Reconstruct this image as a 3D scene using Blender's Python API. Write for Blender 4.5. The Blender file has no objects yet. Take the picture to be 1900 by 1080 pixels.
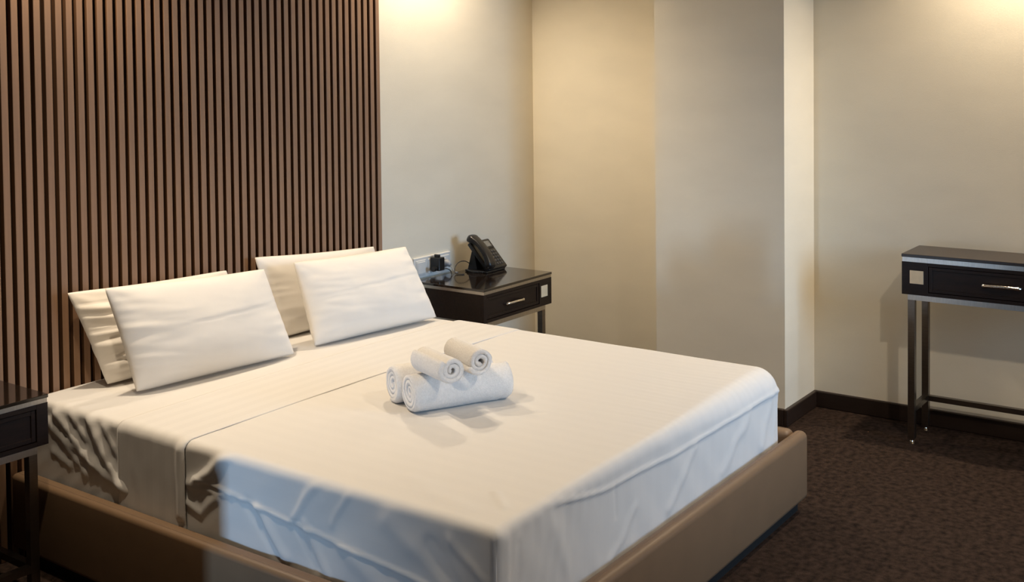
import bpy, bmesh, math, random
from mathutils import Vector, Matrix, noise

S = bpy.context.scene
C = S.collection
random.seed(7)

# ------------------------------------------------------------------ camera
cam = bpy.data.cameras.new('camera')
cam.sensor_fit = 'HORIZONTAL'; cam.sensor_width = 36.0
cam.lens = 2033.736 * 36.0 / 1900.0
cam.shift_y = (207.87 - 540.0) / 1900.0
cam.clip_start = 0.02
camo = bpy.data.objects.new('camera', cam); C.objects.link(camo)
_r = Vector((0.58335968, -0.81214019, -0.01094549))
_u = -Vector((-0.03179223, -0.00936640, -0.99945061))
_b = -Vector((0.81159148, 0.58338717, -0.03128372))
camo.matrix_world = Matrix(((_r.x, _u.x, _b.x, 0.0), (_r.y, _u.y, _b.y, 0.0), (_r.z, _u.z, _b.z, 1.55), (0, 0, 0, 1)))
S.camera = camo

# ------------------------------------------------------------------ view, world
S.view_settings.view_transform = 'Standard'
S.view_settings.look = 'None'
S.view_settings.gamma = 1.0
S.view_settings.use_curve_mapping = False
S.view_settings.exposure = 0.0

W = bpy.data.worlds.new('sky'); S.world = W; W.use_nodes = True
W.node_tree.nodes['Background'].inputs[0].default_value = (0.55, 0.72, 1.0, 1)
W.node_tree.nodes['Background'].inputs[1].default_value = 0.6

WARM = (1.0, 0.825, 0.61)
NEUT = (1.0, 0.84, 0.65)
DAY = (0.42, 0.67, 1.0)
CEIL = 2.60
# daylight in the wide window and an added low slot: name, location, direction it faces, width, height, watts, spread
DAYLIGHT = [
    ('daylight_added_slot', (-1.66, 2.235, 0.42), (1, 0.05, 0.0), 0.20, 0.40, 2.2, 32),  # unseen slot, shaped so its daylight strikes the mattress side
    ('daylight_wide_window', (3.55, -1.86, 1.5), (0.02, 1, -0.18), 1.2, 1.2, 13.0, 60),
]
# ceiling downlights and one added fill lamp: x, y, watts, colour, cone degrees, blend
DOWN_AND_FILL = [
    (2.03, 3.28, 128.0, WARM, 108, 1.0),
    (3.975, 3.26, 126.0, WARM, 128, 1.0),
    (4.79, 0.82, 160.0, WARM, 126, 1.0),
    (2.55, 0.10, 105.0, NEUT, 140, 0.8),
    (1.42, 2.31, 70.0, WARM, 116, 0.9),  # added fill lamp, brightens the left side of the mattress
]
for nm, loc, d, w, h, e, sp in DAYLIGHT:
    l = bpy.data.lights.new(nm, 'AREA'); l.shape = 'RECTANGLE'; l.size = w; l.size_y = h
    l.energy = e; l.color = DAY; l.spread = math.radians(sp)
    o = bpy.data.objects.new(nm, l); C.objects.link(o); o.location = loc
    o.rotation_euler = Vector(d).to_track_quat('-Z', 'Y').to_euler()

# ------------------------------------------------------------------ materials
MATS = {}
def mat(name, col, rough=0.6, metal=0.0, spec=0.5, var=0.0, vscale=20.0, vstretch=(1, 1, 1), bump=0.0, bscale=200.0, coat=0.0, sheen=0.0, emit=None, estr=0.0, detail=6.0):
    m = bpy.data.materials.new(name); m.use_nodes = True
    nt = m.node_tree; N = nt.nodes; L = nt.links
    b = N['Principled BSDF']
    b.inputs['Base Color'].default_value = (*col, 1); b.inputs['Roughness'].default_value = rough
    b.inputs['Metallic'].default_value = metal; b.inputs['Specular IOR Level'].default_value = spec
    b.inputs['Coat Weight'].default_value = coat; b.inputs['Coat Roughness'].default_value = 0.06
    b.inputs['Sheen Weight'].default_value = sheen
    tc = N.new('ShaderNodeTexCoord'); mp = N.new('ShaderNodeMapping'); mp.inputs['Scale'].default_value = vstretch
    L.new(tc.outputs['Object'], mp.inputs['Vector'])
    if var:
        n = N.new('ShaderNodeTexNoise'); n.inputs['Scale'].default_value = vscale; n.inputs['Detail'].default_value = detail
        L.new(mp.outputs['Vector'], n.inputs['Vector'])
        r = N.new('ShaderNodeValToRGB')
        r.color_ramp.elements[0].position = 0.3; r.color_ramp.elements[1].position = 0.7
        r.color_ramp.elements[0].color = (*[c * (1 - var) for c in col], 1)
        r.color_ramp.elements[1].color = (*[min(1, c * (1 + var)) for c in col], 1)
        L.new(n.outputs['Fac'], r.inputs['Fac']); L.new(r.outputs['Color'], b.inputs['Base Color'])
    if bump:
        n2 = N.new('ShaderNodeTexNoise'); n2.inputs['Scale'].default_value = bscale; n2.inputs['Detail'].default_value = 4
        L.new(mp.outputs['Vector'], n2.inputs['Vector'])
        bp = N.new('ShaderNodeBump'); bp.inputs['Strength'].default_value = bump; bp.inputs['Distance'].default_value = 0.004
        L.new(n2.outputs['Fac'], bp.inputs['Height']); L.new(bp.outputs['Normal'], b.inputs['Normal'])
    if emit:
        b.inputs['Emission Color'].default_value = (*emit, 1); b.inputs['Emission Strength'].default_value = estr
    MATS[name] = m
    return m

mat('wall_paper', (0.80, 0.735, 0.600), 0.75, var=0.03, vscale=3, bump=0.12, bscale=260, vstretch=(1, 1, 2.5), spec=0.3)
mat('ceiling_paint', (0.78, 0.75, 0.70), 0.85, var=0.02, vscale=4)
mat('slat_wood', (0.31, 0.185, 0.112), 0.5, var=0.16, vscale=16, vstretch=(3, 3, 0.12), bump=0.05, bscale=120, spec=0.35)
mat('slat_backing', (0.030, 0.015, 0.008), 0.8, var=0.1, vscale=8, spec=0.2)
mat('carpet', (0.030, 0.0185, 0.0135), 0.95, var=0.6, vscale=42, bump=0.9, bscale=330, spec=0.1, sheen=0.0, detail=8)
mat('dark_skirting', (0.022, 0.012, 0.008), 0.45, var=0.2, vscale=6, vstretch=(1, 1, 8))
mat('espresso_wood', (0.015, 0.0075, 0.005), 0.42, var=0.25, vscale=14, vstretch=(1, 6, 6), bump=0.03, bscale=80, spec=0.25)
mat('steel_dark_reflection', (0.20, 0.175, 0.15), 0.32, metal=1.0, var=0.08, vscale=30, vstretch=(1, 1, 8))  # leg steel, with a dark room's reflection put into the base colour
mat('espresso_gloss', (0.012, 0.008, 0.006), 0.10, var=0.2, vscale=10, spec=0.55, coat=0.5)
mat('espresso_satin', (0.020, 0.012, 0.008), 0.30, var=0.2, vscale=10, spec=0.5)
mat('brushed_steel', (0.46, 0.43, 0.39), 0.30, metal=1.0, var=0.08, vscale=30, vstretch=(8, 1, 1))
mat('nickel_plate', (0.82, 0.68, 0.47), 0.5, metal=0.1, var=0.05, vscale=40)
mat('chrome', (0.78, 0.76, 0.72), 0.14, metal=1.0, var=0.06, vscale=300)
mat('leatherette', (0.17, 0.107, 0.061), 0.46, var=0.05, vscale=9, bump=0.06, bscale=700, spec=0.4)
mat('leather_seam', (0.15, 0.092, 0.055), 0.6, var=0.1, vscale=200)
mat('black_plinth', (0.008, 0.007, 0.006), 0.7, var=0.2, vscale=12)
mat('black_plastic', (0.010, 0.010, 0.011), 0.32, var=0.1, vscale=30, spec=0.5)
mat('black_rubber', (0.012, 0.012, 0.012), 0.5, var=0.1, vscale=50)
mat('key_grey', (0.045, 0.045, 0.048), 0.4, var=0.1, vscale=50)
mat('screen_grey', (0.16, 0.16, 0.15), 0.15, var=0.1, vscale=20)
mat('white_plastic', (0.72, 0.70, 0.66), 0.35, var=0.02, vscale=10)
mat('socket_grey', (0.30, 0.31, 0.33), 0.45, var=0.05, vscale=10)
mat('pillow_cotton', (0.80, 0.76, 0.70), 0.8, var=0.015, vscale=12, bump=0.08, bscale=900, sheen=0.15, spec=0.2)
mat('towel_terry', (0.89, 0.86, 0.82), 0.95, var=0.05, vscale=160, bump=1.0, bscale=420, sheen=0.3, spec=0.1)
mat('window_white', (0.75, 0.75, 0.73), 0.4, var=0.02, vscale=5)
mat('lamp_lens', (0.9, 0.85, 0.75), 0.4, var=0.01, vscale=5, emit=(1.0, 0.80, 0.55), estr=6.0)

def sheet_mat(name, axis, freq, amt, col=(0.655, 0.635, 0.605)):
    m = bpy.data.materials.new(name); m.use_nodes = True
    nt = m.node_tree; N = nt.nodes; L = nt.links; b = N['Principled BSDF']
    b.inputs['Roughness'].default_value = 0.62; b.inputs['Sheen Weight'].default_value = 0.1
    b.inputs['Specular IOR Level'].default_value = 0.3
    uv = N.new('ShaderNodeUVMap'); sp = N.new('ShaderNodeSeparateXYZ'); L.new(uv.outputs['UV'], sp.inputs[0])
    mu = N.new('ShaderNodeMath'); mu.operation = 'MULTIPLY'; mu.inputs[1].default_value = freq
    L.new(sp.outputs[axis], mu.inputs[0])
    fr = N.new('ShaderNodeMath'); fr.operation = 'PINGPONG'; fr.inputs[1].default_value = 1.0; L.new(mu.outputs[0], fr.inputs[0])
    r = N.new('ShaderNodeValToRGB'); r.color_ramp.elements[0].position = 0.42; r.color_ramp.elements[1].position = 0.58
    r.color_ramp.elements[0].color = (*col, 1); r.color_ramp.elements[1].color = (*[c * (1 - amt) for c in col], 1)
    L.new(fr.outputs[0], r.inputs['Fac']); L.new(r.outputs['Color'], b.inputs['Base Color'])
    tc = N.new('ShaderNodeTexCoord'); n2 = N.new('ShaderNodeTexNoise'); n2.inputs['Scale'].default_value = 900
    L.new(tc.outputs['Object'], n2.inputs['Vector'])
    bp = N.new('ShaderNodeBump'); bp.inputs['Strength'].default_value = 0.05; bp.inputs['Distance'].default_value = 0.003
    L.new(n2.outputs['Fac'], bp.inputs['Height']); L.new(bp.outputs['Normal'], b.inputs['Normal'])
    MATS[name] = m
sheet_mat('sheet_cotton', 0, 34.0, 0.012)
sheet_mat('band_cotton', 1, 34.0, 0.03)
sheet_mat('fitted_cotton', 1, 20.0, 0.01)

# ------------------------------------------------------------------ helpers
def obj(name, bm, m, parent=None, smooth=False):
    me = bpy.data.meshes.new(name)
    bmesh.ops.recalc_face_normals(bm, faces=bm.faces[:])
    bm.to_mesh(me); bm.free()
    me.materials.append(MATS[m])
    if smooth:
        for p in me.polygons: p.use_smooth = True
    o = bpy.data.objects.new(name, me); C.objects.link(o)
    if parent: o.parent = parent
    return o
def thing(name, label, cat, loc=(0, 0, 0), rotz=0.0, group=None):
    o = bpy.data.objects.new(name, None); C.objects.link(o)
    o.location = loc; o.rotation_euler = (0, 0, rotz); o.empty_display_size = 0.1
    return tag(o, label, cat, group)
def tag(o, label, cat, group=None):
    o['label'] = label; o['category'] = cat
    if group: o['group'] = group
    return o
def struct(o): o['kind'] = 'structure'; return o
def bx(bm, x0, x1, y0, y1, z0, z1, bev=0.0, seg=2):
    r = bmesh.ops.create_cube(bm, size=1.0)
    v = r['verts']
    bmesh.ops.scale(bm, vec=(x1 - x0, y1 - y0, z1 - z0), verts=v)
    bmesh.ops.translate(bm, vec=((x0 + x1) / 2, (y0 + y1) / 2, (z0 + z1) / 2), verts=v)
    if bev:
        es = list({e for w in v for e in w.link_edges})
        bmesh.ops.bevel(bm, geom=es, offset=bev, segments=seg, profile=0.5, affect='EDGES')
    return bm
def box(name, m, x0, x1, y0, y1, z0, z1, parent=None, bev=0.0, seg=2, smooth=False):
    o = obj(name, bx(bmesh.new(), x0, x1, y0, y1, z0, z1, bev, seg), m, parent, smooth)
    return o
def tube(bm, pts, r, n=10, cap=True):
    pts = [Vector(p) for p in pts]; rings = []
    rr = r if isinstance(r, (list, tuple)) else [r] * len(pts)
    up = None
    for i, p in enumerate(pts):
        t = (pts[min(i + 1, len(pts) - 1)] - pts[max(i - 1, 0)]).normalized()
        if up is None:
            up = t.orthogonal().normalized()
        a = (up - t * up.dot(t)).normalized(); up = a; b = t.cross(a)
        rings.append([bm.verts.new(p + (a * math.cos(2 * math.pi * k / n) + b * math.sin(2 * math.pi * k / n)) * rr[i]) for k in range(n)])
    for i in range(len(rings) - 1):
        for k in range(n):
            bm.faces.new((rings[i][k], rings[i][(k + 1) % n], rings[i + 1][(k + 1) % n], rings[i + 1][k]))
    if cap:
        bm.faces.new(rings[0][::-1]); bm.faces.new(rings[-1])
    return bm
def smoothpath(pts, n=8):
    pts = [Vector(p) for p in pts]; out = []
    P = [pts[0]] + pts + [pts[-1]]
    for i in range(1, len(P) - 2):
        for k in range(n):
            t = k / n; a, b, c, d = P[i - 1], P[i], P[i + 1], P[i + 2]
            out.append(0.5 * ((2 * b) + (c - a) * t + (2 * a - 5 * b + 4 * c - d) * t * t + (3 * b - a - 3 * c + d) * t ** 3))
    out.append(pts[-1]); return out
def disc(bm, c, r, h, axis='Z', n=20, bev=0.0):
    m = Matrix.Translation(c)
    if axis == 'Y': m = m @ Matrix.Rotation(math.pi / 2, 4, 'X')
    if axis == 'X': m = m @ Matrix.Rotation(math.pi / 2, 4, 'Y')
    bmesh.ops.create_cone(bm, cap_ends=True, segments=n, radius1=r, radius2=r - bev, depth=h, matrix=m)
    return bm

# ------------------------------------------------------------------ room shell
XW, XP = 4.952, 4.592              # right wall, face of the pillar
YP, YQ, YB = 1.833, 2.470, 3.4176  # pillar front, pillar back, back wall
XL, YL = 1.20, 2.37                # unseen block left of the bed, added to cut the side daylight
XFL, YF = -1.60, -1.80             # far left wall, wall behind the camera
T = 0.12
struct(box('floor', 'carpet', XFL - T, XW + T, YF - T, YB + T, -0.06, 0.0))
ceiling = struct(box('ceiling', 'ceiling_paint', XFL - T, XW + T, YF - T, YB + T, CEIL, CEIL + 0.06))
struct(box('wall_back', 'wall_paper', XL, XW + T, YB, YB + T, 0, CEIL))
struct(box('wall_right', 'wall_paper', XW, XW + T, YF - T, YB, 0, CEIL))
struct(box('wall_right_pillar', 'wall_paper', XP, XW, YP, YQ, 0, CEIL))
struct(box('added_light_block_left', 'dark_skirting', XFL - T, XL, YL, YB + T, 0, CEIL))  # unseen block, added to cut the side daylight and kept dark against bounce
# far left wall with the slot added for side daylight, front wall with the wide window
def wall_open(name, axis, pos, a0, a1, o0, o1, z0, z1):
    bm = bmesh.new()
    def pc(p0, p1, q0, q1):
        if axis == 'x': bx(bm, pos - T, pos, p0, p1, q0, q1)
        else: bx(bm, p0, p1, pos - T, pos, q0, q1)
    pc(a0, o0, 0, CEIL)
    if o1 < a1: pc(o1, a1, 0, CEIL)
    pc(o0, o1, 0, z0); pc(o0, o1, z1, CEIL)
    return struct(obj(name, bm, 'wall_paper'))
wall_open('wall_left', 'x', XFL, YF, YL, 2.12, 2.35, 0.20, 0.64)
wall_open('wall_front', 'y', YF, XFL, XW, 2.90, 4.20, 0.85, 2.15)
def window(name, axis, pos, o0, o1, z0, z1, mull):
    bm = bmesh.new(); w = 0.012 if mull == 0 else 0.03
    def pc(p0, p1, q0, q1):
        if axis == 'x': bx(bm, pos - 0.03, pos - 0.002, p0, p1, q0, q1)
        else: bx(bm, p0, p1, pos - 0.03, pos - 0.002, q0, q1)
    pc(o0, o0 + w, z0, z1); pc(o1 - w, o1, z0, z1); pc(o0 + w, o1 - w, z0, z0 + w); pc(o0 + w, o1 - w, z1 - w, z1)
    if mull: pc((o0 + o1) / 2 - w / 2, (o0 + o1) / 2 + w / 2, z0 + w, z1 - w)
    return struct(obj(name, bm, 'window_white'))
window('added_slot_frame', 'x', XFL, 2.12, 2.35, 0.20, 0.64, 0)  # frame of the added daylight slot
window('window_2', 'y', YF, 2.90, 4.20, 0.85, 2.15, 1)

BBH, BBT = 0.075, 0.018
def baseboard(name, x0, x1, y0, y1):
    bm = bmesh.new(); bx(bm, x0, x1, y0, y1, 0, BBH, 0.004, 2)
    return struct(obj(name, bm, 'dark_skirting'))
baseboard('baseboard_right', XW - BBT, XW, YF, YP)
baseboard('baseboard_pillar_front', XP - BBT, XW - BBT, YP - BBT, YP)
baseboard('baseboard_pillar_side', XP - BBT, XP, YP, YQ)
baseboard('baseboard_recess', XW - BBT, XW, YQ, YB - BBT)
baseboard('baseboard_back', 3.70, XW, YB - BBT, YB)

# downlights and the added fill lamp are parts of the ceiling
for i, (x, y, e, col, cone, blend) in enumerate(DOWN_AND_FILL):
    bm = bmesh.new()
    bmesh.ops.create_cone(bm, cap_ends=False, segments=28, radius1=0.052, radius2=0.040, depth=0.014, matrix=Matrix.Translation((x, y, CEIL - 0.007)))
    bmesh.ops.solidify(bm, geom=bm.faces[:], thickness=0.004)
    obj('downlight_or_fill_ring', bm, 'window_white', ceiling, True)
    obj('downlight_or_fill_lens', disc(bmesh.new(), (x, y, CEIL - 0.003), 0.038, 0.004), 'lamp_lens', ceiling)
    l = bpy.data.lights.new('downlight_or_fill', 'SPOT'); l.energy = e; l.color = col
    l.spot_size = math.radians(cone); l.spot_blend = blend; l.shadow_soft_size = 0.035
    o = bpy.data.objects.new('downlight_or_fill', l); C.objects.link(o); o.location = (x, y, CEIL - 0.045)

# ------------------------------------------------------------------ slatted wall panel
panel = thing('slat_wall_panel', 'brown vertical slat wood wall panel behind the bed', 'wall panel', (2.45, YB, 0))
box('backing_board', 'slat_backing', XL + 0.004 - 2.45, 3.686 - 2.45, -0.010, -0.0005, 0.0, CEIL - 0.002, panel)
PITCH, SW = 0.0392, 0.0242
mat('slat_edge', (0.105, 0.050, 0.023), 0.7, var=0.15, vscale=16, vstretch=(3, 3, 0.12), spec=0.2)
slat_me = None
for k in range(-18, 45):
    xc = 1.952 + PITCH * k
    if slat_me is None:
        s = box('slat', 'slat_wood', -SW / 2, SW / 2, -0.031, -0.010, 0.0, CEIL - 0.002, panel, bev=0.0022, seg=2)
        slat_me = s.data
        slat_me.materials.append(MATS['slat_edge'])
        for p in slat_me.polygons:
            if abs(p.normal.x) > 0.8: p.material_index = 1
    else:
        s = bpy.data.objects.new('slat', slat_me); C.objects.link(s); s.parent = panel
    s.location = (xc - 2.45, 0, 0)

# ------------------------------------------------------------------ bed frame
FX0, FX1, FY0, FY1, FZ0, FZ1 = 1.898, 3.742, 1.406, 3.383, 0.042, 0.285
BXc, BYc = 2.81, 2.40
bed = thing('double_bed', 'low double bed with tan leatherette upholstered rails', 'bed', (BXc, BYc, 0))
def lb(x0, x1, y0, y1): return (x0 - BXc, x1 - BXc, y0 - BYc, y1 - BYc)
fr = box('foot_rail', 'leatherette', *lb(FX0, FX1, FY0, 1.456), FZ0, FZ1, bed, bev=0.022, seg=5, smooth=True)
sl = box('side_rail', 'leatherette', *lb(FX0, 1.952, 1.4565, FY1), FZ0, FZ1, bed, bev=0.016, seg=5, smooth=True)
sr = box('side_rail', 'leatherette', *lb(3.680, FX1, 1.4565, FY1), FZ0, FZ1, bed, bev=0.022, seg=5, smooth=True)
obj('seam', tube(bmesh.new(), [(FX0 + 0.02 - BXc, FY0 + 0.024 - BYc, FZ1 - 0.0006), (FX1 - 0.02 - BXc, FY0 + 0.024 - BYc, FZ1 - 0.0006)], 0.0016, 8), 'leather_seam', fr)
obj('seam', tube(bmesh.new(), [(FX0 + 0.018 - BXc, FY0 + 0.07 - BYc, FZ1 - 0.0006), (FX0 + 0.018 - BXc, FY1 - 0.02 - BYc, FZ1 - 0.0006)], 0.0016, 8), 'leather_seam', sl)
obj('seam', tube(bmesh.new(), [(FX1 - 0.024 - BXc, FY0 + 0.07 - BYc, FZ1 - 0.0006), (FX1 - 0.024 - BXc, FY1 - 0.02 - BYc, FZ1 - 0.0006)], 0.0016, 8), 'leather_seam', sr)
box('plinth', 'black_plinth', *lb(FX0 + 0.03, FX1 - 0.03, FY0 + 0.03, FY1 - 0.02), 0.0, FZ0, bed)
box('platform', 'black_plinth', *lb(1.953, 3.679, 1.457, FY1 - 0.002), FZ0 + 0.001, 0.215, bed)

# ------------------------------------------------------------------ mattress and sheets
MX0, MX1, MY0, MY1, MZ = 1.968, 3.664, 1.472, 3.372, 0.518
RL_, RR_ = 0.018, 0.075      # edge roundness at the left and right long sides
def nz(x, y, z=0.0): return noise.noise(Vector((x, y, z)))
def gauss(d, w): return math.exp(-(d / w) ** 2)
def pdist(p, poly):
    best = 9.0
    for (ax, ay), (bx_, by_) in zip(poly[:-1], poly[1:]):
        dx, dy = bx_ - ax, by_ - ay; t = max(0, min(1, ((p[0] - ax) * dx + (p[1] - ay) * dy) / (dx * dx + dy * dy + 1e-9)))
        best = min(best, math.hypot(p[0] - ax - dx * t, p[1] - ay - dy * t))
    return best
def sstep(a, b, x):
    t = max(0.0, min(1.0, (x - a) / (b - a))); return t * t * (3 - 2 * t)
def cloth(name, mname, px0, px1, py0, py1, off, step=0.011, head=False, zbot=0.232, thick=0.0, parent=None):
    """a sheet draped over the mattress: (px,py) are unrolled coordinates, off() the clearance over the mattress"""
    nx = int(round((px1 - px0) / step)); ny = int(round((py1 - py0) / step))
    bm = bmesh.new(); uvl = bm.loops.layers.uv.new('uv'); V = []; UV = {}
    for j in range(ny + 1):
        row = []
        for i in range(nx + 1):
            px = px0 + (px1 - px0) * i / nx; py = py0 + (py1 - py0) * j / ny
            R = RL_ + (RR_ - RL_) * sstep(0.35, 1.0, (px - MX0) / (MX1 - MX0))
            xi0, xi1, yi0, yi1 = MX0 + RL_, MX1 - RR_, MY0 + R, MY1 - R
            ex = px - xi1 if px > xi1 else (px - xi0 if px < xi0 else 0.0)
            ey = py - yi0 if py < yi0 else (py - yi1 if (head and py > yi1) else 0.0)
            d = max(abs(ex), abs(ey))
            if ex or ey:
                q = Vector((ex, ey)).normalized()
            else:
                q = Vector((0, 0))
            th = min(d / R, math.pi / 2)
            o, h = R * math.sin(th), R * (1 - math.cos(th))
            if d > R * math.pi / 2: h = R + d - R * math.pi / 2
            bxp = min(max(px, xi0), xi1); byp = max(py, yi0)
            if head: byp = min(byp, yi1)
            crown = 0.008 * (1 - ((bxp - 2.816) / 0.85) ** 2)
            z = MZ + crown * math.cos(th) - h
            f = off(bxp + q.x * o, byp + q.y * o, z, th, q, px, py)
            if z < 0.315: f = min(f, 0.011 + 0.012 * sstep(0.285, 0.315, z))   # the cloth is tucked in behind the rails
            p = Vector((bxp + q.x * (o + f * math.sin(th)), byp + q.y * (o + f * math.sin(th)), max(zbot, z + f * math.cos(th))))
            v = bm.verts.new(p); UV[v] = (px, py); row.append(v)
        V.append(row)
    for j in range(ny):
        for i in range(nx):
            f = bm.faces.new((V[j][i], V[j][i + 1], V[j + 1][i + 1], V[j + 1][i]))
            for l in f.loops: l[uvl].uv = UV[l.vert]
    o = obj(name, bm, mname, parent, True)
    if thick:
        s = o.modifiers.new('hem thickness', 'SOLIDIFY'); s.thickness = thick; s.offset = -1
    return o

WR = [ # wrinkles of the fitted sheet on the long side: polyline (y, z), width, height
    ([(3.228, .495), (3.095, .411), (2.981, .356), (2.85, .325)], .016, .013),
    ([(3.048, .511), (2.994, .447), (2.949, .392), (2.869, .336)], .018, .016),
    ([(3.249, .366), (3.151, .34)], .012, .008),
    ([(3.192, .422), (2.989, .359)], .010, .008),
    ([(2.97, .34), (2.83, .313)], .010, .006),
    ([(3.30, .47), (3.17, .40), (3.06, .33)], .016, .009),
    ([(3.14, .50), (3.06, .44)], .012, .008),
    ([(2.97, .50), (2.90, .42)], .012, .008)]
def off_fit(x, y, z, th, q, px, py):
    f = 0.0012 + 0.0015 * nz(x * 5, y * 5, 1.3)
    if q.x < 0 and th > 0.3:
        s = sstep(0.3, 1.4, th)
        for poly, w, a in WR:
            f += s * a * 0.8 * gauss(pdist((y, z), poly), w)
        f += s * 0.004 * nz(y * 22 + z * 30, z * 9, 4.0)
    elif th < 0.3 and x < 2.15:
        for y0, sl_ in ((3.13, 0.25), (3.20, 0.4), (3.05, 0.3)):
            f += 0.003 * gauss(y - y0 + sl_ * (x - 2.0), 0.012) * sstep(2.13, 2.0, x)
    return max(f, 0.0)
mattress = cloth('mattress', 'fitted_cotton', MX0 - 0.26, MX1 + 0.23, 2.25, MY1 + 0.23, off_fit, 0.010, head=True)
# closed foot half and underside so that it is a full body
bm = bmesh.new(); bx(bm, MX0 + 0.006, MX1 - 0.006, MY0 + 0.006, MY1 - 0.006, 0.22, 0.45, 0.03, 3)
core = obj('mattress_core', bm, 'fitted_cotton', mattress, True)
tag(mattress, 'thick mattress in a wrinkled white fitted sheet on the tan bed frame', 'mattress')

SL = [ # creases of the top sheet on the left long side
    ([(2.548, .404), (2.46, .455), (2.373, .530)], .014, .017),
    ([(2.56, .345), (2.50, .335), (2.44, .39)], .010, .009),
    ([(2.53, .40), (2.44, .405), (2.38, .415)], .006, .005),
    ([(2.13, .407), (2.043, .517)], .011, .006),
    ([(2.31, .405), (2.26, .36), (2.20, .29)], .014, -.009),
    ([(2.27, .40), (2.16, .29)], .013, .009),
    ([(2.13, .391), (2.045, .293)], .009, -.006),
    ([(2.09, .40), (2.00, .28)], .010, .006),
    ([(1.95, .37), (1.80, .28)], .026, .008),
    ([(1.93, .50), (1.99, .42)], .008, .004),
    ([(1.80, .47), (1.62, .36)], .026, .006),
    ([(1.66, .44), (1.52, .30)], .016, -.007),
    ([(1.60, .47), (1.50, .40)], .012, .005)]
SF = [ # creases on the foot side: (x, z)
    ([(2.49, .464), (2.491, .38)], .005, -.0025),
    ([(2.96, .43), (2.793, .30)], .014, .006),
    ([(3.36, .43), (3.158, .30)], .016, .006),
    ([(3.58, .49), (3.458, .30)], .016, .007),
    ([(3.62, .44), (3.56, .28)], .010, .005),
    ([(2.60, .37), (2.46, .27)], .012, .005),
    ([(2.005, .50), (1.985, .27)], .010, .006),
    ([(2.05, .46), (2.03, .27)], .010, -.004),
    ([(2.20, .45), (2.28, .30)], .02, .004)]
def off_sheet(x, y, z, th, q, px, py):
    f = 0.006 + 0.0022 * nz(x * 3.1, y * 3.1, 7.7) + 0.0008 * nz(x * 14, y * 9, 2.0)
    s = sstep(0.5, 1.5, th)
    # faint puckers of the stretched cloth on top near the foot
    t = (1 - s) * sstep(2.15, 1.55, y) * sstep(2.5, 2.85, x) * (0.6 + 0.4 * nz(x * 5, y * 5, 3))
    f += 0.0006 * t * math.sin(2 * math.pi * (x + 0.05 * nz(x * 2, y * 2, 0)) / 0.036)
    f += (1 - s) * 0.0012 * gauss(pdist((x, y), [(2.08, 1.53), (2.14, 1.60)]), 0.012) * 3
    f += (1 - s) * 0.003 * gauss(pdist((x, y), [(2.10, 1.85), (2.02, 1.60)]), 0.03)
    if th > 0.3:
        if abs(q.x) > abs(q.y) and q.x < 0:
            jy, jz = y + 0.012 * nz(y * 11, z * 11, 1.0), z + 0.012 * nz(y * 11, z * 11, 6.0)
            for poly, w, a in SL: f += s * a * 0.85 * gauss(pdist((jy, jz), poly), w * 1.15)
            zp = 0.417 + (y - 2.387) * 0.10
            f += s * 0.0065 * gauss(z - zp, 0.0050) * sstep(2.56, 2.45, y)
            f += s * 0.004 * nz(y * 7 + z * 9, z * 4, 5.0)
        elif abs(q.y) >= abs(q.x):
            jx, jz = x + 0.016 * nz(x * 9, z * 9, 1.0), z + 0.016 * nz(x * 9, z * 9, 6.0)
            for poly, w, a in SF: f += s * a * 0.7 * gauss(pdist((jx, jz), poly), w * 1.3)
            zp = 0.515 - 0.047 * sstep(2.1, 2.5, x) - 0.018 * sstep(2.5, 2.9, x)
            f += sstep(0.3, 0.8, th) * 0.0055 * gauss(z - zp, 0.0050) * sstep(2.1, 2.25, x)
            f += s * 0.0035 * nz(x * 9 + z * 7, z * 4, 9.0) + s * 0.0007 * math.sin(x * 120 + 9 * nz(x * 4, z * 5, 0)) * sstep(2.6, 2.2, x)
    return max(f, 0.003)
sheet = cloth('bed_sheet', 'sheet_cotton', MX0 - 0.262, MX1 + 0.235, MY0 - 0.262, 2.60, off_sheet, 0.0062, thick=0.002)
tag(sheet, 'smooth white striped top sheet stretched over the lower mattress', 'sheet')
def off_band(x, y, z, th, q, px, py):
    e = min(abs(py - 2.566), abs(py - 2.89))
    f = 0.0095 + 0.0015 * nz(x * 4, y * 4, 3.7) - 0.003 * (1 - sstep(0.0, 0.012, abs(py - 2.89))) - 0.0015 * (1 - sstep(0.0, 0.02, abs(py - 2.566)))
    if q.x < 0 and th > 0.5:
        s = sstep(0.5, 1.5, th)
        f += s * (0.011 * gauss(y - 2.585, 0.022) + 0.003 * gauss(y - 2.88, 0.02) + 0.0016 * nz(y * 30, z * 12, 0))
    return f
band = cloth('folded_band', 'band_cotton', MX0 - 0.260, MX1 + 0.23, 2.566, 2.89, off_band, 0.009, thick=0.0015, parent=sheet)
band['label'] = 'turned-down striped end of the sheet'

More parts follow.
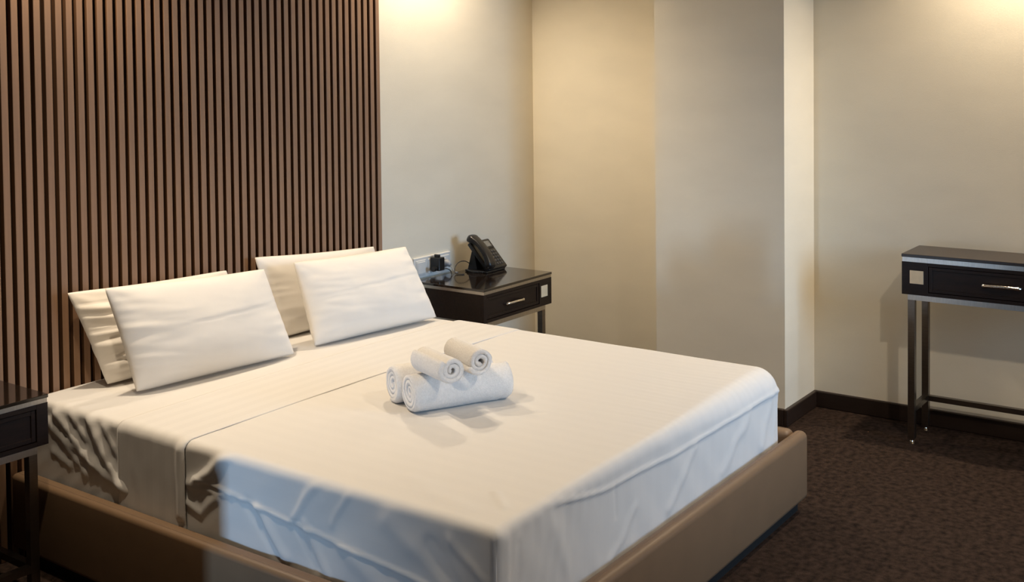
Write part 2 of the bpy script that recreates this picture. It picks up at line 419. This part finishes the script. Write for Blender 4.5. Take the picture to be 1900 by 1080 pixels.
# ------------------------------------------------------------------ pillows
def pillow(label, BL, BR, TL, TR, thick, seed, wr=1.0, lump=0.0):
    BL, BR, TL, TR = map(Vector, (BL, BR, TL, TR)); c = (BL + BR) / 2
    nU, nV = 84, 54
    n = ((BR - BL).cross(TL - BL)).normalized()   # towards the foot of the bed
    bm = bmesh.new(); side = []
    for sgn in (1, -1):
        rows = []
        for j in range(nV + 1):
            row = []
            for i in range(nU + 1):
                u, v = i / nU, j / nV; a, b = 2 * u - 1, 2 * v - 1
                if sgn < 0 and (i in (0, nU) or j in (0, nV)):
                    row.append(side[0][j][i]); continue
                # seams curve inwards between the four ears
                k_ = 0.016 * (abs(a) * abs(b)) ** 9
                uu = u - 0.5 * a * (0.018 * (1 - b * b) + k_ * 0.6); vv = v - 0.5 * b * ((0.040 if b > 0 else 0.010) * (1 - a * a) + k_)
                p = BL * (1 - uu) * (1 - vv) + BR * uu * (1 - vv) + TL * (1 - uu) * vv + TR * uu * vv
                prof = max(0, (1 - abs(a) ** 3.6)) ** 0.6 * max(0, (1 - abs(b) ** 2.8)) ** 0.58
                prof *= 1.0 - 0.16 * b
                w = 0.0
                for cx, cy in ((-1, -1), (1, -1), (-1, 1), (1, 1)):
                    da, db = (a - cx) * 1.5, b - cy; r = math.hypot(da, db)
                    w += math.sin(7 * math.atan2(db, da) + seed + cx) * math.exp(-(r / 0.42) ** 2) * r * 2.0
                ew = math.exp(-((1 - abs(a)) / 0.22) ** 1.5)
                w2 = ew * nz(b * 6.5 + seed, a * 1.5 + 0.8 * b, sgn) * 1.5 + 0.7 * nz(a * 2.2 + seed, b * 2.2, sgn * 2) + 0.10 * nz(a * 6 + b * 2, b * 9, seed)
                cr = -0.8 * gauss(b - 0.12 - 0.10 * a + 0.03 * nz(a * 4, seed), 0.022) * sstep(-0.55, 0.0, a) + 0.5 * gauss(b - 0.20 - 0.10 * a, 0.05) * sstep(-0.6, 0.0, a)
                lumpw = lump * math.exp(-((a + 1) / 0.7) ** 2) * (abs(nz(b * 5.5 + 0.6 * a, seed * 3, a * 1.2)) - 0.25) * 2.2
                t = thick * prof + prof ** 0.6 * wr * (0.0045 * w + 0.0055 * w2 + 0.0022 * cr + 0.011 * lumpw)
                q = p + n * sgn * max(t, 0.0006)
                if q.z < 0.532: q.z = 0.532 + (q.z - 0.532) * 0.02
                row.append(bm.verts.new(q))
            rows.append(row)
        side.append(rows)
    for k, rows in enumerate(side):
        for j in range(nV):
            for i in range(nU):
                f = (rows[j][i], rows[j][i + 1], rows[j + 1][i + 1], rows[j + 1][i])
                bm.faces.new(f if k == 0 else f[::-1])
    org = Vector((c.x, c.y, 0.531))
    bmesh.ops.translate(bm, vec=-org, verts=bm.verts[:])
    o = obj('pillow', bm, 'pillow_cotton', None, True); o.location = org
    return tag(o, label, 'pillow', 'white pillows propped against the slat panel')
pillow('rear white pillow with a wrinkled end, leaning on the slats by the left nightstand',
       (2.165, 3.245, .533), (2.80, 3.245, .533), (2.075, 3.325, .852), (2.745, 3.325, .828), 0.052, 2.1, 1.3, lump=1.0)
pillow('front white pillow propped up at the left half of the bed',
       (2.165, 3.085, .533), (2.805, 3.020, .533), (2.105, 3.16, .880), (2.765, 3.135, .848), 0.060, 5.3, 1.0, lump=0.25)
pillow('rear white pillow leaning on the slats, mostly hidden behind the front right one',
       (2.93, 3.255, .533), (3.585, 3.245, .533), (2.885, 3.33, .857), (3.560, 3.32, .812), 0.050, 8.9, 1.0)
pillow('front white pillow propped up beside the phone nightstand',
       (2.925, 3.045, .533), (3.575, 2.975, .533), (2.930, 3.16, .846), (3.545, 3.12, .830), 0.064, 11.7, 1.0, lump=0.2)

# ------------------------------------------------------------------ rolled towels
def towel(label, c, axis, length, R, turns, seed, start=0.0, flat=1.0, hem=True):
    """rolled towel: a thick spiral ribbon; c is the axis centre, axis a horizontal direction"""
    ax = Vector((*axis, 0)).normalized(); up = Vector((0, 0, 1)); sd = up.cross(ax)
    n = int(26 * turns); r0 = 0.007; pitch = (R - r0) / turns
    th = pitch * 0.46
    nl = 30; bm = bmesh.new(); rings = []
    for k in range(nl + 1):
        s = (k / nl - 0.5); e = abs(s) * 2
        loop_o, loop_i = [], []
        for i in range(n + 1):
            t = i / n; ang = start + 2 * math.pi * turns * t
            rc = r0 + pitch * turns * t
            shift = 0.004 * nz(t * 5 + seed, 3.0) * (1 if s > 0 else -1) + (0.004 * (1 - t) * (-1 if s > 0 else 1))
            wob = 1 + 0.035 * nz(math.cos(ang) * 1.3 + seed, math.sin(ang) * 1.3, s * 3.5)
            rnd = 1.0 - 0.09 * max(0, (e - 0.90) / 0.10) ** 2
            hemf = 0.0
            if hem and abs(s - 0.40) < 0.018: hemf = -0.0016
            for lst, rr in ((loop_o, rc + th + hemf), (loop_i, max(0.001, rc - th))):
                r = rr * wob * (rnd if t > 0.8 else 1.0)
                y = math.cos(ang) * r; z = math.sin(ang) * r * flat
                lst.append(bm.verts.new(Vector(c) + ax * (s * length + shift * e * e) + sd * y + up * z))
        rings.append(loop_o + loop_i[::-1])
    m = len(rings[0])
    for k in range(nl):
        for i in range(m):
            bm.faces.new((rings[k][i], rings[k][(i + 1) % m], rings[k + 1][(i + 1) % m], rings[k + 1][i]))
    for k, rev in ((0, True), (nl, False)):
        for i in range(n):
            f = (rings[k][i], rings[k][i + 1], rings[k][m - 2 - i], rings[k][m - 1 - i])
            bm.faces.new(f if rev else f[::-1])
    zmin = min(v.co.z for v in bm.verts)
    org = Vector((c[0], c[1], zmin))
    bmesh.ops.translate(bm, vec=-org, verts=bm.verts[:])
    o = obj('rolled_towel', bm, 'towel_terry', None, True); o.location = org
    return tag(o, label, 'towel', 'rolled white towels stacked on the bed')
AX = Vector((0.885, -0.466)); PX = Vector((0.466, 0.885))
TZ = 0.5335
Rb, Rs = 0.058, 0.042
c1 = Vector((2.655, 2.125)); c2 = c1 + PX * 0.121 - AX * 0.01
towel('large rolled white towel lying at the front of the towel stack', (c1.x, c1.y, TZ + Rb), AX, 0.335, Rb, 3.4, 1.0, 3.6)
towel('large rolled white towel mostly hidden at the back of the towel stack', (c2.x, c2.y, TZ + Rb), AX, 0.335, Rb, 3.4, 4.0, 2.5)
sz = TZ + 2 * Rb + Rs - 0.004
s1 = Vector((2.535, 2.110)); s2 = Vector((2.665, 2.100))
towel('small rolled white towel on top of the stack, nearer the pillows on the left', (s1.x, s1.y, sz), (0.36, 0.93), 0.185, Rs, 2.3, 7.0, 5.2, 0.93, False)
towel('small rolled white towel on top of the stack, on the right', (s2.x, s2.y, sz), (0.42, 0.91), 0.185, Rs, 2.3, 12.0, 4.0, 0.93, False)

# ------------------------------------------------------------------ nightstands and console table
def side_table(name, label, cat, loc, rotz, Wd, D, H, zb, plates, drawer, hw, inset_x, inset_y, leg, stretch, gloss, group=None, slab=0.011, strip=0.014):
    t = thing(name, label, cat, loc, rotz, group)
    x0, x1, y0, y1 = -Wd / 2, Wd / 2, -D / 2, D / 2
    zt = H - slab - strip
    box('top_slab', gloss, x0, x1, y0, y1, H - slab, H, t, bev=0.0015, seg=2)
    box('steel_strip', 'brushed_steel', x0 + 0.003, x1 - 0.003, y0 + 0.003, y1 - 0.003, zt, H - slab, t)
    # carcass: box with a framed opening in the front
    d0, d1 = drawer
    bm = bmesh.new(); fy = y0 + 0.002; rec = 0.016
    bx(bm, x0 + 0.001, x1 - 0.001, fy + rec, y1, zb, zt)
    zo0, zo1 = zb + 0.014, zt - 0.014
    bx(bm, x0 + 0.001, d0, fy, fy + rec, zb, zt, 0.001, 1); bx(bm, d1, x1 - 0.001, fy, fy + rec, zb, zt, 0.001, 1)
    bx(bm, d0, d1, fy, fy + rec, zb, zo0); bx(bm, d0, d1, fy, fy + rec, zo1, zt)
    obj('body', bm, 'espresso_wood', t)
    # drawer front with a sunken centre panel
    bm = bmesh.new(); g = 0.002; b = 0.014
    bx(bm, d0 + g, d1 - g, fy + 0.007, fy + rec - 0.001, zo0 + g, zo1 - g)
    for a in ((d0 + g, d0 + g + b, zo0 + g, zo1 - g), (d1 - g - b, d1 - g, zo0 + g, zo1 - g), (d0 + g + b, d1 - g - b, zo0 + g, zo0 + g + b), (d0 + g + b, d1 - g - b, zo1 - g - b, zo1 - g)):
        bx(bm, a[0], a[1], fy + 0.003, fy + 0.008, a[2], a[3], 0.001, 1)
    dr = obj('drawer', bm, 'espresso_wood', t)
    hc, hz = (d0 + d1) / 2, (zo0 + zo1) / 2 + 0.001
    yh = fy + 0.007
    bm = bmesh.new()
    pts = smoothpath([(hc - hw / 2, yh, hz - 0.004), (hc - hw / 2 + 0.004, yh - 0.016, hz - 0.002), (hc - hw / 4, yh - 0.024, hz), (hc, yh - 0.026, hz + 0.001), (hc + hw / 4, yh - 0.024, hz), (hc + hw / 2 - 0.004, yh - 0.016, hz - 0.002), (hc + hw / 2, yh, hz - 0.004)], 7)
    rad = [0.0058 + 0.0018 * math.sin(i * 1.9) ** 2 + 0.003 * gauss(min(i, len(pts) - 1 - i) - 6, 3) for i in range(len(pts))]
    tube(bm, pts, rad, 12)
    h = obj('handle', bm, 'chrome', dr, True); h['label'] = 'bowed chrome drawer handle'
    for px in plates:
        p = box('corner_plate', 'nickel_plate', px - 0.0275, px + 0.0275, fy - 0.002, fy, (zb + zt) / 2 - 0.0275 + 0.006, (zb + zt) / 2 + 0.0275 + 0.006, t, bev=0.0008, seg=1)
        p['label'] = 'square champagne metal plate'
    # steel frame
    lx0, lx1, ly0, ly1 = x0 + inset_x, x1 - inset_x, y0 + inset_y, y1 - inset_y
    rz0 = zb - 0.024
    bm = bmesh.new()
    bx(bm, lx0, lx1, ly0, ly0 + leg, rz0, zb); bx(bm, lx0, lx1, ly1 - leg, ly1, rz0, zb)
    bx(bm, lx0, lx0 + leg, ly0 + leg, ly1 - leg, rz0, zb); bx(bm, lx1 - leg, lx1, ly0 + leg, ly1 - leg, rz0, zb)
    obj('steel_rail_frame', bm, 'brushed_steel', t)
    for lx in (lx0, lx1 - leg):
        for ly in (ly0, ly1 - leg):
            lg = box('leg', 'steel_dark_reflection', lx, lx + leg, ly, ly + leg, 0.022, rz0, t, bev=0.001, seg=1)
            bm = bmesh.new(); cx, cy = lx + leg / 2, ly + leg / 2
            disc(bm, (cx, cy, 0.016), 0.004, 0.014, n=12); disc(bm, (cx, cy, 0.005), 0.011, 0.010, n=16, bev=0.002)
            f = obj('glide_foot', bm, 'chrome', lg)
    for (kind, z) in stretch:
        if kind == 'sides':
            for lx in (lx0, lx1 - leg): box('stretcher', 'steel_dark_reflection', lx + 0.002, lx + leg - 0.002, ly0 + leg, ly1 - leg, z - 0.022, z, t)
        if kind == 'front': box('stretcher', 'steel_dark_reflection', lx0 + leg, lx1 - leg, ly0 + 0.002, ly0 + leg - 0.002, z - 0.022, z, t)
        if kind == 'back': box('stretcher', 'steel_dark_reflection', lx0 + leg, lx1 - leg, ly1 - leg + 0.002, ly1 - 0.002, z - 0.022, z, t)
    return t
# right: x 3.885..4.435, front y 2.959
NR = side_table('nightstand', 'dark wood nightstand with a black phone on its glossy top', 'nightstand', (4.16, 2.959 + 0.20, 0), 0, 0.55, 0.40, 0.60, 0.446,
    [0.21], (-0.251, 0.170), 0.125, 0.042, 0.012, 0.028, [('sides', 0.09), ('front', 0.09), ('back', 0.09)], 'espresso_gloss', 'bedside tables')
NL = side_table('nightstand', 'dark wood nightstand cut off at the left edge, with a bare top', 'nightstand', (1.59, 3.098 + 0.142, 0), 0, 0.55, 0.284, 0.60, 0.446,
    [-0.21], (-0.170, 0.236), 0.125, 0.034, 0.010, 0.028, [('sides', 0.085), ('front', 0.085), ('back', 0.085)], 'espresso_gloss', 'bedside tables')
CT = side_table('console_table', 'narrow dark console table with steel legs against the right wall', 'console table', (4.636 + 0.132, 1.342 - 0.39, 0), -math.pi / 2, 0.78, 0.264, 0.80, 0.631,
    [-0.39 + 0.0615, 0.39 - 0.0615], (-0.283, 0.283), 0.135, 0.022, 0.014, 0.028, [('sides', 0.155), ('back', 0.155)], 'espresso_satin', slab=0.013, strip=0.019)

# ------------------------------------------------------------------ sockets on the back wall
YS = YB
plate = thing('wall_socket', 'white triple wall socket behind the phone nightstand', 'socket', (4.068, YS, 0.645))
bm = bmesh.new(); bx(bm, -0.138, 0.138, -0.009, 0, -0.050, 0.050, 0.003, 2)
obj('frame_plate', bm, 'white_plastic', plate, False)
for k in (-1, 0, 1):
    cx = k * 0.088
    bm = bmesh.new(); bx(bm, cx - 0.036, cx + 0.036, -0.0125, -0.0085, -0.036, 0.036, 0.0015, 1)
    ins = obj('socket_insert', bm, 'white_plastic', plate)
    if k == -1:
        box('rocker', 'white_plastic', cx - 0.028, cx + 0.028, -0.0155, -0.0125, -0.028, 0.028, ins, bev=0.001, seg=1)
    else:
        bm = bmesh.new()
        bmesh.ops.create_cone(bm, cap_ends=False, segments=28, radius1=0.0235, radius2=0.0215, depth=0.004, matrix=Matrix.Translation((cx, -0.0142, 0)) @ Matrix.Rotation(math.pi / 2, 4, 'X'))
        bmesh.ops.solidify(bm, geom=bm.faces[:], thickness=0.002)
        obj('socket_ring', bm, 'white_plastic', ins, True)
        obj('socket_well', disc(bmesh.new(), (cx, -0.0128, 0), 0.0205, 0.002, 'Y', 24), 'socket_grey', ins)
# black mains adapter in the middle socket
ad = thing('power_adapter', 'black mains adapter plugged into the middle wall socket', 'adapter', (4.062, YS - 0.013, 0.655))
box('adapter_body', 'black_plastic', -0.022, 0.022, -0.060, -0.003, -0.030, 0.034, ad, bev=0.004, seg=2)
obj('adapter_clip', bx(bmesh.new(), -0.006, 0.008, -0.045, -0.015, 0.034, 0.046, 0.002, 1), 'black_plastic', ad)
obj('side_plug', tube(bmesh.new(), [(-0.022, -0.045, -0.018), (-0.034, -0.045, -0.018), (-0.036, -0.045, -0.018), (-0.052, -0.046, -0.017)], [0.007, 0.007, 0.012, 0.012], 14), 'black_plastic', ad)
obj('cord', tube(bmesh.new(), smoothpath([(0.010, -0.056, -0.024), (0.030, -0.066, -0.024), (0.046, -0.074, -0.035), (0.048, -0.080, -0.05), (0.040, -0.086, -0.0515)], 8), 0.0022, 8), 'black_rubber', ad)
# grey plug in the right-hand socket
pg = thing('wall_plug', 'small grey round plug in the right-hand wall socket', 'plug', (4.156, YS - 0.015, 0.645))
obj('plug_body', tube(bmesh.new(), [(0, -0.001, 0), (0, -0.012, 0), (0, -0.022, -0.003), (0, -0.034, -0.012)], [0.0185, 0.0185, 0.014, 0.007], 18), 'socket_grey', pg, True)
obj('cord', tube(bmesh.new(), smoothpath([(0, -0.033, -0.011), (0.002, -0.045, -0.026), (0.004, -0.058, -0.040), (0.012, -0.072, -0.0425)], 8), 0.0024, 8), 'socket_grey', pg)

# ------------------------------------------------------------------ desk phone on the right nightstand
ph = thing('desk_phone', 'black desk phone with handset and keypad on the right nightstand', 'phone', (4.295, 3.215, 0.6002))
tilt = math.radians(47)
def P(x, s, n):  # x across, s up along the tilted face, n proud of the face
    return Vector((x, s * math.cos(tilt) - n * math.sin(tilt) - 0.020, 0.0235 + s * math.sin(tilt) + n * math.cos(tilt)))
def pbox(bm, x0, x1, s0, s1, n0, n1, bev=0.0, seg=2):
    b2 = bmesh.new(); bx(b2, x0, x1, s0, s1, n0, n1, bev, seg)
    for v in b2.verts: v.co = P(*v.co)
    me = bpy.data.meshes.new('tmp'); b2.to_mesh(me); b2.free(); bm.from_mesh(me); bpy.data.meshes.remove(me)
    return bm
obj('phone_body', pbox(bmesh.new(), -0.062, 0.092, -0.008, 0.166, -0.024, 0.0, 0.006, 3), 'black_plastic', ph, True)
bm = bmesh.new()
bx(bm, -0.075, 0.08, -0.020, 0.115, 0.0, 0.010, 0.004, 2)          # foot of the stand
obj('stand_foot', bm, 'black_plastic', ph)
bm = bmesh.new()
vs = [(-0.06, 0.050, 0.009), (0.06, 0.050, 0.009), (0.06, 0.108, 0.009), (-0.06, 0.108, 0.009), (-0.055, 0.070, 0.085), (0.055, 0.070, 0.085), (0.055, 0.086, 0.098), (-0.055, 0.086, 0.098)]
vv = [bm.verts.new(v) for v in vs]
for f in ((0, 1, 2, 3), (4, 7, 6, 5), (0, 4, 5, 1), (1, 5, 6, 2), (2, 6, 7, 3), (3, 7, 4, 0)): bm.faces.new([vv[i] for i in f])
obj('stand_neck', bm, 'black_plastic', ph)
scr = obj('screen_bezel', pbox(bmesh.new(), -0.018, 0.084, 0.108, 0.158, 0.0, 0.004, 0.002, 2), 'black_plastic', ph)
obj('screen', pbox(bmesh.new(), -0.006, 0.070, 0.117, 0.150, 0.004, 0.0052), 'screen_grey', scr)
key_me = None
for r in range(5):
    for c in range(4):
        kb = obj('key', pbox(bmesh.new(), 0.004 + c * 0.019, 0.018 + c * 0.019, 0.010 + r * 0.0185, 0.022 + r * 0.0185, 0.0, 0.003, 0.001, 1), 'key_grey', ph)
# handset: a bowed bar with thick ear and mouth ends, lying in its cradle on the left
bm = bmesh.new(); rings = []
NS = 26
for i in range(NS + 1):
    t = i / NS; s = -0.012 + 0.200 * t
    bow = 0.026 + 0.016 * math.sin(math.pi * t)
    e = gauss(t - 0.10, 0.13) + gauss(t - 0.90, 0.13)
    hw_ = (0.0255 + 0.0055 * e) * (0.55 if i in (0, NS) else (0.88 if i in (1, NS - 1) else 1.0))
    hh = (0.013 + 0.008 * e) * (0.5 if i in (0, NS) else (0.85 if i in (1, NS - 1) else 1.0))
    cn = bow - 0.009 * e
    ring = []
    for k in range(20):
        a = 2 * math.pi * k / 20; ca, sa = math.cos(a), math.sin(a)
        ring.append(bm.verts.new(P(-0.058 + hw_ * math.copysign(abs(ca) ** 0.55, ca), s, cn + hh * math.copysign(abs(sa) ** 0.6, sa))))
    rings.append(ring)
for i in range(NS):
    for k in range(20): bm.faces.new((rings[i][k], rings[i][(k + 1) % 20], rings[i + 1][(k + 1) % 20], rings[i + 1][k]))
bm.faces.new(rings[0][::-1]); bm.faces.new(rings[-1])
obj('handset', bm, 'black_plastic', ph, True)
# coiled lead under the phone and mains lead towards the socket
cl = []
for i in range(150):
    t = i / 149; base = Vector((-0.082 - 0.022 * math.sin(math.pi * t), -0.005 + 0.10 * t, 0.0075)); a = 2 * math.pi * 16 * t
    cl.append(base + Vector((0.0045 * math.cos(a), 0, 0.0045 * math.sin(a))))
obj('coiled_cord', tube(bmesh.new(), cl, 0.0014, 6), 'black_rubber', ph, True)
obj('cord', tube(bmesh.new(), smoothpath([(-0.05, 0.09, 0.030), (-0.085, 0.105, 0.052), (-0.125, 0.115, 0.050), (-0.160, 0.110, 0.028), (-0.172, 0.095, 0.006), (-0.165, 0.070, 0.0028), (-0.150, 0.060, 0.0026)], 8), 0.0024, 8), 'black_rubber', ph)
